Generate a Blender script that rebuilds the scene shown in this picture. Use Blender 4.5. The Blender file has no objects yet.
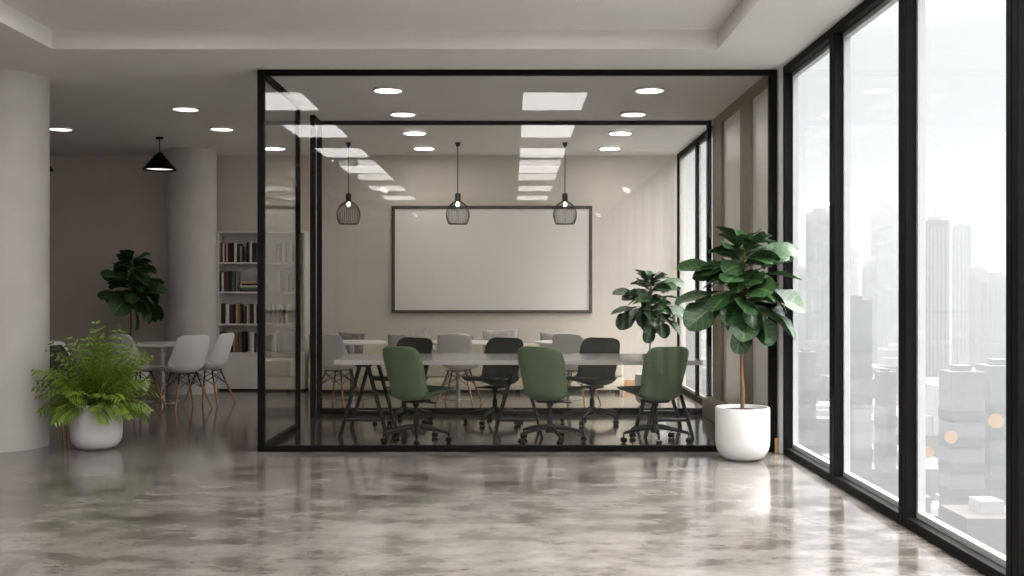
import bpy, bmesh, math, random
from mathutils import Vector, Matrix
R = math.radians
C = bpy.context.scene.collection
sc = bpy.context.scene
F, CX, HY, CAMZ = 1080.0, 512.5, 290.0, 1.4     # focal length in px, vanishing point, eye height
H = 3.306                                        # ceiling height
TRAY = 3.457                                     # height of the recessed tray
GY, GY2, BY = 9.33, 12.15, 15.29                 # front glass, rear glass, back wall
WX = 2.312                                       # inner face of the window wall
def at(px, d): return (px - CX) * d / F
def up(py, d): return CAMZ - (py - HY) * d / F

# ------------------------------------------------------------------ materials
def mat(name, col, rough=0.5, metal=0.0, var=0.0, scale=8.0, spec=0.5, bump=0.0, stretch=(1, 1, 1), sheen=0.0, trans=0.0):
    m = bpy.data.materials.new(name); m.use_nodes = True
    nt = m.node_tree; b = nt.nodes['Principled BSDF']
    b.inputs['Base Color'].default_value = (*col, 1)
    b.inputs['Roughness'].default_value = rough
    b.inputs['Metallic'].default_value = metal
    b.inputs['Specular IOR Level'].default_value = spec
    if sheen: b.inputs['Sheen Weight'].default_value = sheen
    if var or bump:
        tc = nt.nodes.new('ShaderNodeTexCoord'); mp = nt.nodes.new('ShaderNodeMapping')
        mp.inputs['Scale'].default_value = stretch
        nz = nt.nodes.new('ShaderNodeTexNoise'); nz.inputs['Scale'].default_value = scale; nz.inputs['Detail'].default_value = 5
        nt.links.new(tc.outputs['Object'], mp.inputs[0]); nt.links.new(mp.outputs[0], nz.inputs[0])
        if var:
            rp = nt.nodes.new('ShaderNodeValToRGB')
            rp.color_ramp.elements[0].position = .3; rp.color_ramp.elements[1].position = .7
            rp.color_ramp.elements[0].color = (*[c * (1 - var) for c in col], 1)
            rp.color_ramp.elements[1].color = (*[min(1, c * (1 + var)) for c in col], 1)
            nt.links.new(nz.outputs['Fac'], rp.inputs[0]); nt.links.new(rp.outputs[0], b.inputs['Base Color'])
        if bump:
            bp = nt.nodes.new('ShaderNodeBump'); bp.inputs['Strength'].default_value = bump; bp.inputs['Distance'].default_value = .01
            nt.links.new(nz.outputs['Fac'], bp.inputs['Height']); nt.links.new(bp.outputs[0], b.inputs['Normal'])
    return m
def emit(name, col, s):
    m = bpy.data.materials.new(name); m.use_nodes = True; nt = m.node_tree; nt.nodes.clear()
    e = nt.nodes.new('ShaderNodeEmission'); e.inputs[0].default_value = (*col, 1); e.inputs[1].default_value = s
    o = nt.nodes.new('ShaderNodeOutputMaterial'); nt.links.new(e.outputs[0], o.inputs[0]); return m
def glass(name, tint, r0=.04, graz=1.0, frost=0.0, frostcol=(1, 1, 1)):
    """sheet glass: clear transmission plus mirror reflection that grows towards grazing angles"""
    m = bpy.data.materials.new(name); m.use_nodes = True; nt = m.node_tree; nt.nodes.clear(); N = nt.nodes.new; L = nt.links.new
    g = N('ShaderNodeNewGeometry'); dp = N('ShaderNodeVectorMath'); dp.operation = 'DOT_PRODUCT'
    L(g.outputs['Normal'], dp.inputs[0]); L(g.outputs['Incoming'], dp.inputs[1])
    def mth(op, a, b=None):
        n = N('ShaderNodeMath'); n.operation = op
        for i, v in enumerate((a, b)):
            if v is None: continue
            if isinstance(v, (int, float)): n.inputs[i].default_value = v
            else: L(v, n.inputs[i])
        return n.outputs[0]
    c = mth('ABSOLUTE', dp.outputs['Value'])
    f = mth('ADD', mth('MULTIPLY', mth('POWER', mth('SUBTRACT', 1.0, c), 5.0), graz - r0), r0)
    t = N('ShaderNodeBsdfTransparent'); t.inputs[0].default_value = (*tint, 1)
    gl = N('ShaderNodeBsdfGlossy'); gl.inputs['Roughness'].default_value = 0.0
    mx = N('ShaderNodeMixShader'); L(f, mx.inputs[0]); L(gl.outputs[0], mx.inputs[2])
    if frost:
        tr = N('ShaderNodeBsdfTranslucent'); tr.inputs[0].default_value = (*frostcol, 1)
        df = N('ShaderNodeBsdfDiffuse'); df.inputs[0].default_value = (*frostcol, 1)
        m2 = N('ShaderNodeMixShader'); m2.inputs[0].default_value = .6; L(tr.outputs[0], m2.inputs[1]); L(df.outputs[0], m2.inputs[2])
        m1 = N('ShaderNodeMixShader'); m1.inputs[0].default_value = frost; L(t.outputs[0], m1.inputs[1]); L(m2.outputs[0], m1.inputs[2])
        L(m1.outputs[0], mx.inputs[1])
    else: L(t.outputs[0], mx.inputs[1])
    o = N('ShaderNodeOutputMaterial'); L(mx.outputs[0], o.inputs[0]); return m

def concrete(name, dark, light, rough, sc1, bump):
    m = bpy.data.materials.new(name); m.use_nodes = True; nt = m.node_tree; b = nt.nodes['Principled BSDF']; N = nt.nodes.new; L = nt.links.new
    tc = N('ShaderNodeTexCoord'); mp = N('ShaderNodeMapping'); mp.inputs['Scale'].default_value = (.85, 1.25, 1)
    n1 = N('ShaderNodeTexNoise'); n1.inputs['Scale'].default_value = sc1; n1.inputs['Detail'].default_value = 8; n1.inputs['Roughness'].default_value = .68; n1.inputs['Distortion'].default_value = .1
    n2 = N('ShaderNodeTexNoise'); n2.inputs['Scale'].default_value = sc1 * .28; n2.inputs['Detail'].default_value = 3
    n3 = N('ShaderNodeTexNoise'); n3.inputs['Scale'].default_value = 60; n3.inputs['Detail'].default_value = 3
    L(tc.outputs['Object'], mp.inputs[0])
    for n in (n1, n2, n3): L(mp.outputs[0], n.inputs[0])
    ad = N('ShaderNodeMath'); ad.operation = 'MULTIPLY_ADD'; ad.inputs[1].default_value = .3; L(n2.outputs['Fac'], ad.inputs[0])
    ml = N('ShaderNodeMath'); ml.operation = 'MULTIPLY'; ml.inputs[1].default_value = .7; L(n1.outputs['Fac'], ml.inputs[0]); L(ml.outputs[0], ad.inputs[2])
    rp = N('ShaderNodeValToRGB'); e = rp.color_ramp.elements
    e[0].position = .40; e[0].color = (*dark, 1); e[1].position = .60; e[1].color = (*light, 1)
    mid = e.new(.49); mid.color = (*[(a * .45 + c * .55) for a, c in zip(dark, light)], 1)
    L(ad.outputs[0], rp.inputs[0]); L(rp.outputs[0], b.inputs['Base Color']); b.inputs['Specular IOR Level'].default_value = 1.0; b.inputs['IOR'].default_value = 1.6
    rr = N('ShaderNodeMapRange'); rr.inputs['To Min'].default_value = rough * .75; rr.inputs['To Max'].default_value = rough * 1.3
    L(n1.outputs['Fac'], rr.inputs['Value']); L(rr.outputs[0], b.inputs['Roughness'])
    bp = N('ShaderNodeBump'); bp.inputs['Strength'].default_value = bump; bp.inputs['Distance'].default_value = .004
    mm = N('ShaderNodeMath'); mm.operation = 'MULTIPLY_ADD'; mm.inputs[1].default_value = .25; L(n3.outputs['Fac'], mm.inputs[0]); L(n1.outputs['Fac'], mm.inputs[2])
    L(mm.outputs[0], bp.inputs['Height']); L(bp.outputs[0], b.inputs['Normal'])
    return m

def wood(name, a, bcol, scale=30):
    m = mat(name, a, .45); nt = m.node_tree; b = nt.nodes['Principled BSDF']; N = nt.nodes.new; L = nt.links.new
    tc = N('ShaderNodeTexCoord'); mp = N('ShaderNodeMapping'); mp.inputs['Scale'].default_value = (1, 1, .08)
    nz = N('ShaderNodeTexNoise'); nz.inputs['Scale'].default_value = scale; nz.inputs['Detail'].default_value = 4
    rp = N('ShaderNodeValToRGB'); rp.color_ramp.elements[0].color = (*bcol, 1); rp.color_ramp.elements[1].color = (*a, 1)
    rp.color_ramp.elements[0].position = .35; rp.color_ramp.elements[1].position = .65
    L(tc.outputs['Object'], mp.inputs[0]); L(mp.outputs[0], nz.inputs[0]); L(nz.outputs['Fac'], rp.inputs[0]); L(rp.outputs[0], b.inputs['Base Color'])
    return m

def leafmat(name, base, vein, rough=.35):
    """veins from the leaf's own UV: u across (0..1), v along"""
    m = mat(name, base, rough); nt = m.node_tree; b = nt.nodes['Principled BSDF']; N = nt.nodes.new; L = nt.links.new
    uv = N('ShaderNodeUVMap'); sp = N('ShaderNodeSeparateXYZ'); L(uv.outputs[0], sp.inputs[0])
    def mth(op, a, c=None):
        n = N('ShaderNodeMath'); n.operation = op
        for i, v in enumerate((a, c)):
            if v is None: continue
            if isinstance(v, (int, float)): n.inputs[i].default_value = v
            else: L(v, n.inputs[i])
        return n.outputs[0]
    au = mth('ABSOLUTE', mth('SUBTRACT', sp.outputs[0], .5))
    midr = mth('LESS_THAN', au, .03)
    s = mth('SINE', mth('MULTIPLY', mth('SUBTRACT', sp.outputs[1], mth('MULTIPLY', au, .45)), 44.0))
    lat = mth('GREATER_THAN', s, .9)
    f = mth('MAXIMUM', midr, mth('MULTIPLY', lat, .6))
    nz = N('ShaderNodeTexNoise'); nz.inputs['Scale'].default_value = 9; tc = N('ShaderNodeTexCoord'); L(tc.outputs['Object'], nz.inputs[0])
    r1 = N('ShaderNodeMix'); r1.data_type = 'RGBA'; L(nz.outputs['Fac'], r1.inputs[0])
    r1.inputs[6].default_value = (*[c * .65 for c in base], 1); r1.inputs[7].default_value = (*[c * 1.4 for c in base], 1)
    r2 = N('ShaderNodeMix'); r2.data_type = 'RGBA'; L(f, r2.inputs[0]); L(r1.outputs[2], r2.inputs[6]); r2.inputs[7].default_value = (*vein, 1)
    L(r2.outputs[2], b.inputs['Base Color'])
    return m

M = {}
M['ceil'] = mat('ceiling_paint', (.70, .672, .645), .9, var=.02, scale=2)
M['wall'] = mat('wall_plaster', (.60, .545, .49), .85, var=.03, scale=3)
M['column'] = mat('column_plaster', (.56, .53, .50), .8, var=.04, scale=4)
M['floor'] = concrete('polished_concrete', (.095, .080, .067), (.295, .268, .245), .12, 3.1, .16)
M['floor2'] = concrete('brown_polished_concrete', (.13, .108, .09), (.22, .19, .16), .13, .9, .06)
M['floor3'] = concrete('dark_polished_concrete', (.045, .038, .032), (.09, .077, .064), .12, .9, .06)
M['black'] = mat('black_powder_coat', (.006, .0055, .005), .6, var=.15, scale=20, spec=.1)
M['steel'] = mat('dark_steel', (.012, .012, .012), .45, 0, var=.1, scale=15, spec=.25)
M['glass'] = glass('partition_glass', (.965, .965, .96), .022)
M['wglass'] = glass('window_glass', (.98, .985, .985), .02, .3)
M['reveal'] = mat('light_aluminium', (.42, .42, .42), .5, var=.03)
M['taupe'] = mat('taupe_lacquer', (.30, .245, .19), .6, var=.05, scale=5)
M['frost'] = mat('pale_panel', (.74, .71, .65), .35, var=.03, scale=2)
M['board'] = mat('whiteboard_face', (.74, .71, .68), .28, var=.01, scale=1)
M['bframe'] = mat('dark_bronze_frame', (.05, .046, .04), .5, var=.1)
M['lamp'] = emit('lit_diffuser', (1, .93, .85), 3.5)
M['lamp_warm'] = emit('warm_diffuser', (1, .955, .90), 32.0)
M['lamp_dim'] = emit('dimmed_diffuser', (1, .93, .84), 1.5)
M['panel'] = emit('lit_panel', (1, .985, .96), 9.0)
M['bulb'] = emit('lit_bulb', (1, .86, .66), 40.0)
M['trim'] = mat('white_trim', (.68, .66, .64), .4, var=.03)
M['white'] = mat('white_gloss_plastic', (.66, .64, .62), .35, var=.03, scale=6)
M['pot'] = mat('matt_white_ceramic', (.66, .65, .63), .55, var=.03, scale=6, bump=.05)
M['soil'] = mat('potting_soil', (.045, .03, .02), .95, var=.5, scale=60, bump=.8)
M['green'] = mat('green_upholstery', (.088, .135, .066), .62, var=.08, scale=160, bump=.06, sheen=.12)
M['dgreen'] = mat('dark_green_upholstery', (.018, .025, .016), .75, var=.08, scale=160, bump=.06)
M['shell'] = mat('white_shell', (.70, .685, .665), .42, var=.02, scale=5)
M['dark_pad'] = mat('charcoal_pad', (.03, .03, .028), .8, var=.2, scale=60)
M['wood'] = wood('oak_dowel', (.40, .20, .10), (.26, .12, .055))
M['oak'] = wood('oak_board', (.55, .35, .19), (.42, .25, .12), 12)
M['chrome'] = mat('brushed_chrome', (.55, .54, .52), .25, 1.0, var=.05)
M['top'] = mat('grey_laminate', (.44, .42, .40), .16, var=.03, scale=3)
M['ttop'] = mat('white_laminate', (.74, .72, .69), .3, var=.02)
M['cream'] = mat('cream_linen', (.70, .635, .50), .9, var=.08, scale=90, bump=.15, sheen=.2)
M['grey'] = mat('grey_linen', (.25, .235, .22), .9, var=.12, scale=70, bump=.2, sheen=.2)
M['lgrey'] = mat('pale_grey_linen', (.38, .36, .34), .9, var=.25, scale=14, bump=.2, sheen=.2)
M['dgrey'] = mat('dark_patterned_linen', (.17, .155, .145), .9, var=.6, scale=16, bump=.2)
M['case'] = mat('bookcase_lacquer', (.66, .63, .60), .45, var=.03)
M['pages'] = mat('book_pages', (.66, .60, .50), .9, var=.08, scale=120)
M['fig'] = leafmat('fig_leaf', (.02, .058, .016), (.10, .18, .06), .4)
M['fern'] = leafmat('palm_leaflet', (.17, .265, .028), (.25, .35, .05), .45)
M['stem'] = mat('green_stem', (.09, .14, .03), .6, var=.2, scale=30)
M['bark'] = wood('fig_bark', (.26, .13, .06), (.13, .065, .03), 40)

# ------------------------------------------------------------------ mesh helpers
def obj(name, bm, m, parent=None, smooth=True, angle=38, loc=None):
    me = bpy.data.meshes.new(name)
    bmesh.ops.recalc_face_normals(bm, faces=bm.faces)
    if smooth:
        for f in bm.faces: f.smooth = True
    bm.to_mesh(me); bm.free()
    if smooth: me.set_sharp_from_angle(angle=R(angle))
    for mm in (m if isinstance(m, (list, tuple)) else [m]): me.materials.append(mm)
    o = bpy.data.objects.new(name, me); C.objects.link(o)
    if parent: o.parent = parent
    if loc: o.location = loc
    return o
def tag(o, label, cat, group=None, kind=None):
    o['label'] = label; o['category'] = cat
    if group: o['group'] = group
    if kind: o['kind'] = kind
    return o
def empty(name, loc, rz=0, label=None, cat=None, group=None):
    o = bpy.data.objects.new(name, None); C.objects.link(o); o.empty_display_size = .1
    o.location = loc; o.rotation_euler = (0, 0, rz)
    if label: tag(o, label, cat, group)
    return o
def copy_tree(o, parent=None):
    c = o.copy(); C.objects.link(c); c.parent = parent
    for ch in list(o.children): copy_tree(ch, c)
    return c
def again(src, loc, rz=0, label=None, group=None, scale=None):
    c = copy_tree(src); c.location = loc; c.rotation_euler = (0, 0, rz)
    if scale: c.scale = (scale,) * 3
    if label: c['label'] = label
    if group: c['group'] = group
    return c
def struct(o):
    o['kind'] = 'structure'; return o
def BM(): return bmesh.new()
def box(bm, x0, x1, y0, y1, z0, z1, bev=0.0, seg=2, mi=0):
    vs = [bm.verts.new((x, y, z)) for x in (x0, x1) for y in (y0, y1) for z in (z0, z1)]
    fs = [bm.faces.new([vs[i] for i in q]) for q in ((0, 1, 3, 2), (4, 6, 7, 5), (0, 4, 5, 1), (2, 3, 7, 6), (0, 2, 6, 4), (1, 5, 7, 3))]
    for f in fs: f.material_index = mi
    if bev:
        es = list({e for f in fs for e in f.edges})
        r = bmesh.ops.bevel(bm, geom=es, offset=bev, segments=seg, profile=.5, affect='EDGES')
        for f in r['faces']: f.material_index = mi
    return bm
def tube(bm, pts, r, n=8, caps=True):
    pts = [Vector(p) for p in pts]; rs = r if isinstance(r, (list, tuple)) else [r] * len(pts)
    rings = []; ref = None
    for i, p in enumerate(pts):
        t = ((pts[min(i + 1, len(pts) - 1)] - p).normalized() + (p - pts[max(i - 1, 0)]).normalized())
        t = t.normalized() if t.length > 1e-6 else Vector((0, 0, 1))
        if ref is None: ref = Vector((1, 0, 0)) if abs(t.x) < .9 else Vector((0, 1, 0))
        a = (ref - t * ref.dot(t)).normalized(); b = t.cross(a); ref = a
        rings.append([bm.verts.new(p + (a * math.cos(2 * math.pi * k / n) + b * math.sin(2 * math.pi * k / n)) * rs[i]) for k in range(n)])
    for A, B in zip(rings, rings[1:]):
        for k in range(n): bm.faces.new((A[k], A[(k + 1) % n], B[(k + 1) % n], B[k]))
    if caps: bm.faces.new(rings[0][::-1]); bm.faces.new(rings[-1])
    return bm
def lathe(bm, prof, n=32, c=(0, 0, 0), mi=0):
    rings = []
    for r, z in prof:
        if r < 1e-5: rings.append([bm.verts.new((c[0], c[1], c[2] + z))])
        else: rings.append([bm.verts.new((c[0] + r * math.cos(2 * math.pi * k / n), c[1] + r * math.sin(2 * math.pi * k / n), c[2] + z)) for k in range(n)])
    for A, B in zip(rings, rings[1:]):
        for k in range(n):
            k2 = (k + 1) % n
            if len(A) == 1 and len(B) == 1: continue
            if len(A) == 1: f = bm.faces.new((A[0], B[k2], B[k]))
            elif len(B) == 1: f = bm.faces.new((A[k], A[k2], B[0]))
            else: f = bm.faces.new((A[k], A[k2], B[k2], B[k]))
            f.material_index = mi
    return bm
def spline(P, n):
    """Catmull-Rom through tuples, n samples per span"""
    out = []
    for i in range(len(P) - 1):
        p0, p1, p2, p3 = P[max(i - 1, 0)], P[i], P[i + 1], P[min(i + 2, len(P) - 1)]
        for k in range(n):
            t = k / n
            out.append(tuple(.5 * (2 * b + (c - a) * t + (2 * a - 5 * b + 4 * c - d) * t * t + (3 * b - a - 3 * c + d) * t ** 3) for a, b, c, d in zip(p0, p1, p2, p3)))
    out.append(P[-1]); return out
def shell(prof, thick, nv=14, power=2.4, two=False):
    """seat-and-back shell: prof rows (y forward, z, width, side lift)"""
    P = spline(prof, 4); bm = BM(); front, back = [], []
    for i, (y, z, w, l) in enumerate(P):
        a, b = P[max(i - 1, 0)], P[min(i + 1, len(P) - 1)]
        ty, tz = b[0] - a[0], b[1] - a[1]; ln = math.hypot(ty, tz) or 1
        ny, nz = tz / ln, -ty / ln                      # towards the sitter
        rf, rb = [], []
        for k in range(nv + 1):
            v = -1 + 2 * k / nv; q = l * abs(v) ** power
            x = w * .5 * v
            rf.append(bm.verts.new((x, y + ny * (q + thick / 2), z + nz * (q + thick / 2))))
            e = max(0, 1 - abs(v) ** 8)
            rb.append(bm.verts.new((x * .985, y + ny * (q - thick / 2 * e), z + nz * (q - thick / 2 * e))))
        front.append(rf); back.append(rb)
    for S in (front, back):
        for A, B in zip(S, S[1:]):
            for k in range(nv):
                f = bm.faces.new((A[k], A[k + 1], B[k + 1], B[k]))
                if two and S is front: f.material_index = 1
    for k in (0, nv):
        for i in range(len(P) - 1): bm.faces.new((front[i][k], front[i + 1][k], back[i + 1][k], back[i][k]))
    for i in (0, len(P) - 1):
        for k in range(nv): bm.faces.new((front[i][k], front[i][k + 1], back[i][k + 1], back[i][k]))
    return bm

# ------------------------------------------------------------------ room shell
XL, YR, GL_ = -9.0, -6.0, -2.165
struct(obj('floor', box(BM(), XL, WX + .14, YR, GY + .02, -.15, 0), M['floor'], smooth=False))
bm = BM(); box(bm, XL, GL_, GY + .02, BY + .15, -.15, 0); box(bm, GL_, WX + .14, GY2 + .03, BY + .15, -.15, 0)
struct(obj('floor_rear', bm, M['floor2'], smooth=False))
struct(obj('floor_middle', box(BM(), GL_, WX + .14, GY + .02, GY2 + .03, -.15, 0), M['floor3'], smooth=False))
TX0, TX1, TY0, TY1 = -3.64, 1.626, -4.0, 8.54
bm = BM()
box(bm, XL, WX + .14, TY1, BY + .15, H, H + .4); box(bm, XL, WX + .14, YR, TY0, H, H + .4)
box(bm, XL, TX0, TY0, TY1, H, H + .4); box(bm, TX1, WX + .14, TY0, TY1, H, H + .4)
box(bm, TX0, TX1, TY0, TY1, TRAY, H + .4)
struct(obj('ceiling', bm, M['ceil'], smooth=False))
struct(obj('wall_back', box(BM(), XL, WX + .14, BY, BY + .15, 0, H), M['wall'], smooth=False))
struct(obj('wall_left', box(BM(), XL - .15, XL, YR, BY + .15, 0, H), M['wall'], smooth=False))
struct(obj('wall_rear', box(BM(), XL, WX + .14, YR - .15, YR, 0, H), M['wall'], smooth=False))
# solid piece of the right-hand wall beside the meeting room
RX = 2.27
bm = BM()
box(bm, RX + .02, RX + .17, 9.27, 12.2, 0, H)
struct(obj('wall_right', bm, M['trim'], smooth=False))
bm = BM()
ys = [12.1, 11.59, 10.64, 10.19, 9.46, 9.4]
for a, b in ((12.1, 11.59), (10.64, 10.19), (9.46, 9.39)): box(bm, RX - .03, RX + .02, b, a, .21, H - .105)
box(bm, RX - .03, RX + .02, 9.39, 12.1, H - .105, H)
struct(obj('trim_1', bm, M['taupe'], smooth=False))
for k, (a, b) in enumerate(((11.59, 10.64), (10.19, 9.46))):
    struct(obj('trim_%d' % (k + 2), box(BM(), RX, RX + .02, b, a, .21, H - .105), M['frost'], smooth=False))
struct(obj('sill', box(BM(), RX - .15, RX + .02, 9.42, 12.07, 0, .21, .006), M['taupe'], smooth=False))
struct(obj('trim_4', box(BM(), 2.255, 2.289, 9.28, 9.295, 0, .125, .003), M['oak'], smooth=False))
struct(obj('baseboard_back', box(BM(), 1.55, WX, BY - .02, BY, 0, .13, .004), M['oak'], smooth=False))
for nm, x, y, r in (('column', -4.59, 9.67, .41), ('column_rear', -4.378, 14.75, .328)):
    struct(obj(nm, lathe(BM(), [(0, 0), (r, 0), (r, H), (0, H)], 64, (x, y, 0)), M['column']))

# ------------------------------------------------------------------ windows
edges = [9.235 - 1.41 * k for k in range(11)]
rear = [15.2, 13.62, 12.21]
wn = 0
def ring(bm, x0, x1, y0, y1, z0, z1, sy, sz, bev=0):
    box(bm, x0, x1, y0, y0 + sy, z0, z1, bev); box(bm, x0, x1, y1 - sy, y1, z0, z1, bev)
    box(bm, x0, x1, y0 + sy, y1 - sy, z0, z0 + sz, bev); box(bm, x0, x1, y0 + sy, y1 - sy, z1 - sz, z1, bev)
for es in (edges, rear):
    for a, b in zip(es, es[1:]):
        wn += 1
        w = struct(empty('window_%d' % wn, (WX, (a + b) / 2, 0)))
        hw = (a - b) / 2 - .004
        fd = .066 if es is edges else .03; od = .044 if es is edges else .02
        bm = BM(); ring(bm, 0, fd, -hw, hw, .0, H - .0, .056, .062, .005); f = obj('frame', bm, M['black'], w, smooth=False)
        bm = BM(); ring(bm, fd, fd + od, -hw, hw, .0, H, .078, .095); obj('outer_frame', bm, M['reveal'], w, smooth=False)
        obj('pane', box(BM(), fd - .002, fd + .010, -hw + .045, hw - .045, .05, H - .05), M['wglass'], w, smooth=False)

# ------------------------------------------------------------------ glass meeting room
GL, GR = -2.205, 2.25
def partition(label, group=None): return empty('glass_partition', (0, 0, 0), 0, label, 'glass partition')
p = partition('wide black-framed glass wall across the front of the meeting room')
fr = BM()
box(fr, GL, GL + .056, GY, GY + .07, 0, H, .004); box(fr, GR - .03, GR + .036, GY, GY + .07, 0, H, .004)
box(fr, GL + .056, GR - .03, GY, GY + .07, 0, .052, .004); box(fr, GL + .056, GR - .03, GY, GY + .07, H - .046, H, .004)
obj('frame', fr, M['black'], p, smooth=False)
obj('pane', box(BM(), GL + .05, GR - .02, GY + .028, GY + .04, .045, H - .04), M['glass'], p, smooth=False)
p = partition('black-framed glass side wall next to the bookcase, leaving a doorway')
fr = BM(); e0, e1 = 10.93, GY + .075
box(fr, GL, GL + .05, e0, e0 + .06, 0, H, .004)
box(fr, GL, GL + .05, e1, e0, 0, .05, .004); box(fr, GL, GL + .05, e1, e0, H - .05, H, .004)
obj('frame', fr, M['black'], p, smooth=False)
obj('pane', box(BM(), GL + .02, GL + .03, e1, e0 + .01, .04, H - .04), M['glass'], p, smooth=False)
p = partition('black-framed glass wall between the meeting table and the lounge sofa')
fr = BM()
box(fr, GL, GL + .055, 11.76, 11.82, 0, H, .004); box(fr, GL, GL + .055, GY2, GY2 + .06, 0, H, .004)
box(fr, 2.19, 2.236, GY2 - .04, GY2 + .06, 0, H, .004)
box(fr, GL + .055, 2.19, GY2, GY2 + .06, 0, .07, .004); box(fr, GL + .055, 2.19, GY2, GY2 + .06, H - .046, H, .004)
box(fr, GL, GL + .05, 11.82, GY2, 0, .05, .004); box(fr, GL, GL + .05, 11.82, GY2, H - .05, H, .004)
obj('frame', fr, M['black'], p, smooth=False)
obj('pane', box(BM(), GL + .05, 2.195, GY2 + .024, GY2 + .036, .06, H - .04), M['glass'], p, smooth=False)
obj('pane', box(BM(), GL + .02, GL + .03, 11.81, GY2 + .01, .04, H - .04), M['glass'], p, smooth=False)

# ------------------------------------------------------------------ ceiling lights
def downlight(x, y, label, z=H, group='round ceiling downlights'):
    t = empty('ceiling_light', (x, y, z), 0, label, 'ceiling light', group)
    obj('rim', lathe(BM(), [(.128, -.004), (.128, -.022), (.138, -.024), (.146, -.018), (.146, -.0005), (.128, -.0005), (.128, -.004)], 40), M['white'], t)
    obj('diffuser', lathe(BM(), [(0, -.019), (.1275, -.019), (.1275, -.0012), (0, -.0012)], 40), M['lamp'], t)
    return t
d0 = None
LIGHTS = []
for side, x in (('left', -1.18), ('right', 1.30)):
    for w, y in zip(('nearest to the front glass', 'second from the front glass', 'just behind the rear glass wall', 'nearest to the back wall'), (10.24, 11.63, 13.03, 14.43)):
        LIGHTS.append((x, y, 'round ceiling downlight, %s row of the glass room, %s' % (side, w)))
LIGHTS += [(-3.42, 11.3, 'round ceiling downlight in front of the black cone pendant, the nearer of two'),
           (-3.42, 12.7, 'round ceiling downlight between the black cone pendant and the meeting room frame'),
           (-3.28, 14.45, 'round ceiling downlight above the bookcase, seen through the side glass'),
           (-5.32, 12.7, 'round ceiling downlight beside the big front column, half hidden')]
for x, y, l in LIGHTS:
    if d0 is None: d0 = downlight(x, y, l); lampkinds = {}; continue
    o = again(d0, (x, y, H), 0, l)
    df = [c for c in o.children if c.name.startswith('diffuser')][0]
    if x < -2 or y > 12.5:
        key = 'lamp_dim' if x < -2 else 'lamp_warm'
        if key not in lampkinds: lampkinds[key] = df.data.copy(); lampkinds[key].materials[0] = M[key]
        df.data = lampkinds[key]
# square light panels in the tray above and behind the viewer (they show as reflections in the glass)
def panel(x, y, label):
    t = empty('light_panel', (x, y, TRAY), 0, label, 'ceiling light', 'rectangular light panels in the ceiling tray')
    bm2 = BM(); box(bm2, -.343, -.333, -.563, .563, -.02, -.0005); box(bm2, .333, .343, -.563, .563, -.02, -.0005)
    box(bm2, -.333, .333, -.563, -.553, -.02, -.0005); box(bm2, -.333, .333, .553, .563, -.02, -.0005)
    obj('panel_frame', bm2, M['white'], t, smooth=False)
    obj('diffuser', box(BM(), -.333, .333, -.553, .553, -.016, -.001), M['panel'], t, smooth=False)
    return t
pn = None
for x, s in ((.444, 'right'), (-2.52, 'left')):
    for y, w in zip((7.025, 4.84, 2.66, .42), ('first', 'second', 'third', 'fourth')):
        l = 'rectangular light panel mirrored in the glass, %s of the %s row from the top' % (w, s)
        if pn is None: pn = panel(x, y, l)
        else: again(pn, (x, y, TRAY), 0, l)
def cone_spot(x, y, zc, zt, label):
    t = empty('spotlight', (x, y, zt), 0, label, 'spotlight', 'white cone spotlights')
    obj('stem', tube(BM(), [(0, 0, 0), (0, 0, zc - zt + .05)], .012), M['white'], t)
    bm = BM()
    ax = Vector((-.55, .6, -1)).normalized(); q = ax.to_track_quat('-Z', 'Y').to_matrix()
    lathe(bm, [(.0, .13), (.028, .12), (.04, .06), (.085, -.12), (.078, -.12), (.036, .05), (.0, .06)], 28)
    bmesh.ops.rotate(bm, verts=bm.verts, cent=(0, 0, 0), matrix=q); bmesh.ops.translate(bm, verts=bm.verts, vec=(0, 0, zc - zt))
    obj('shade', bm, M['white'], t)
    bm = lathe(BM(), [(0, -.112), (.077, -.112), (.07, -.095), (0, -.095)], 28)
    bmesh.ops.rotate(bm, verts=bm.verts, cent=(0, 0, 0), matrix=q); bmesh.ops.translate(bm, verts=bm.verts, vec=(0, 0, zc - zt))
    obj('lens', bm, M['panel'], t)
    return t
cone_spot(1.85, 1.6, 3.07, H, 'white cone spotlight reflected in the glass beside the right-hand pendant lamp')
cone_spot(-2.02, 1.35, 3.09, TRAY, 'white cone spotlight reflected in the glass beside the left-hand pendant lamp')

# black cone pendants over the left lounge
def cone_pendant(x, y, label):
    t = empty('pendant_lamp', (x, y, H), 0, label, 'pendant lamp', 'black cone pendants')
    obj('canopy', lathe(BM(), [(0, -.025), (.045, -.025), (.05, -.001), (0, -.001)], 24), M['black'], t)
    obj('cord', tube(BM(), [(0, 0, -.02), (0, 0, -.21)], .006), M['black'], t)
    obj('lamp_shade', lathe(BM(), [(.018, -.19), (.03, -.2), (.205, -.405), (.205, -.412), (.198, -.412), (.024, -.21), (.012, -.2), (.018, -.19)], 48), M['black'], t)
    obj('diffuser', lathe(BM(), [(0, -.392), (.176, -.392), (.176, -.386), (0, -.386)], 32), M['glow'], t)
    return t
M['glow'] = emit('soft_lit_diffuser', (1, .93, .88), .75)
y = 13.46
cp = cone_pendant(at(159.5, y), y, 'black cone pendant lamp hanging above the round white side table')
again(cp, (at(36, y), y, H), 0, 'black cone pendant lamp almost wholly hidden behind the big front column')

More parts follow.
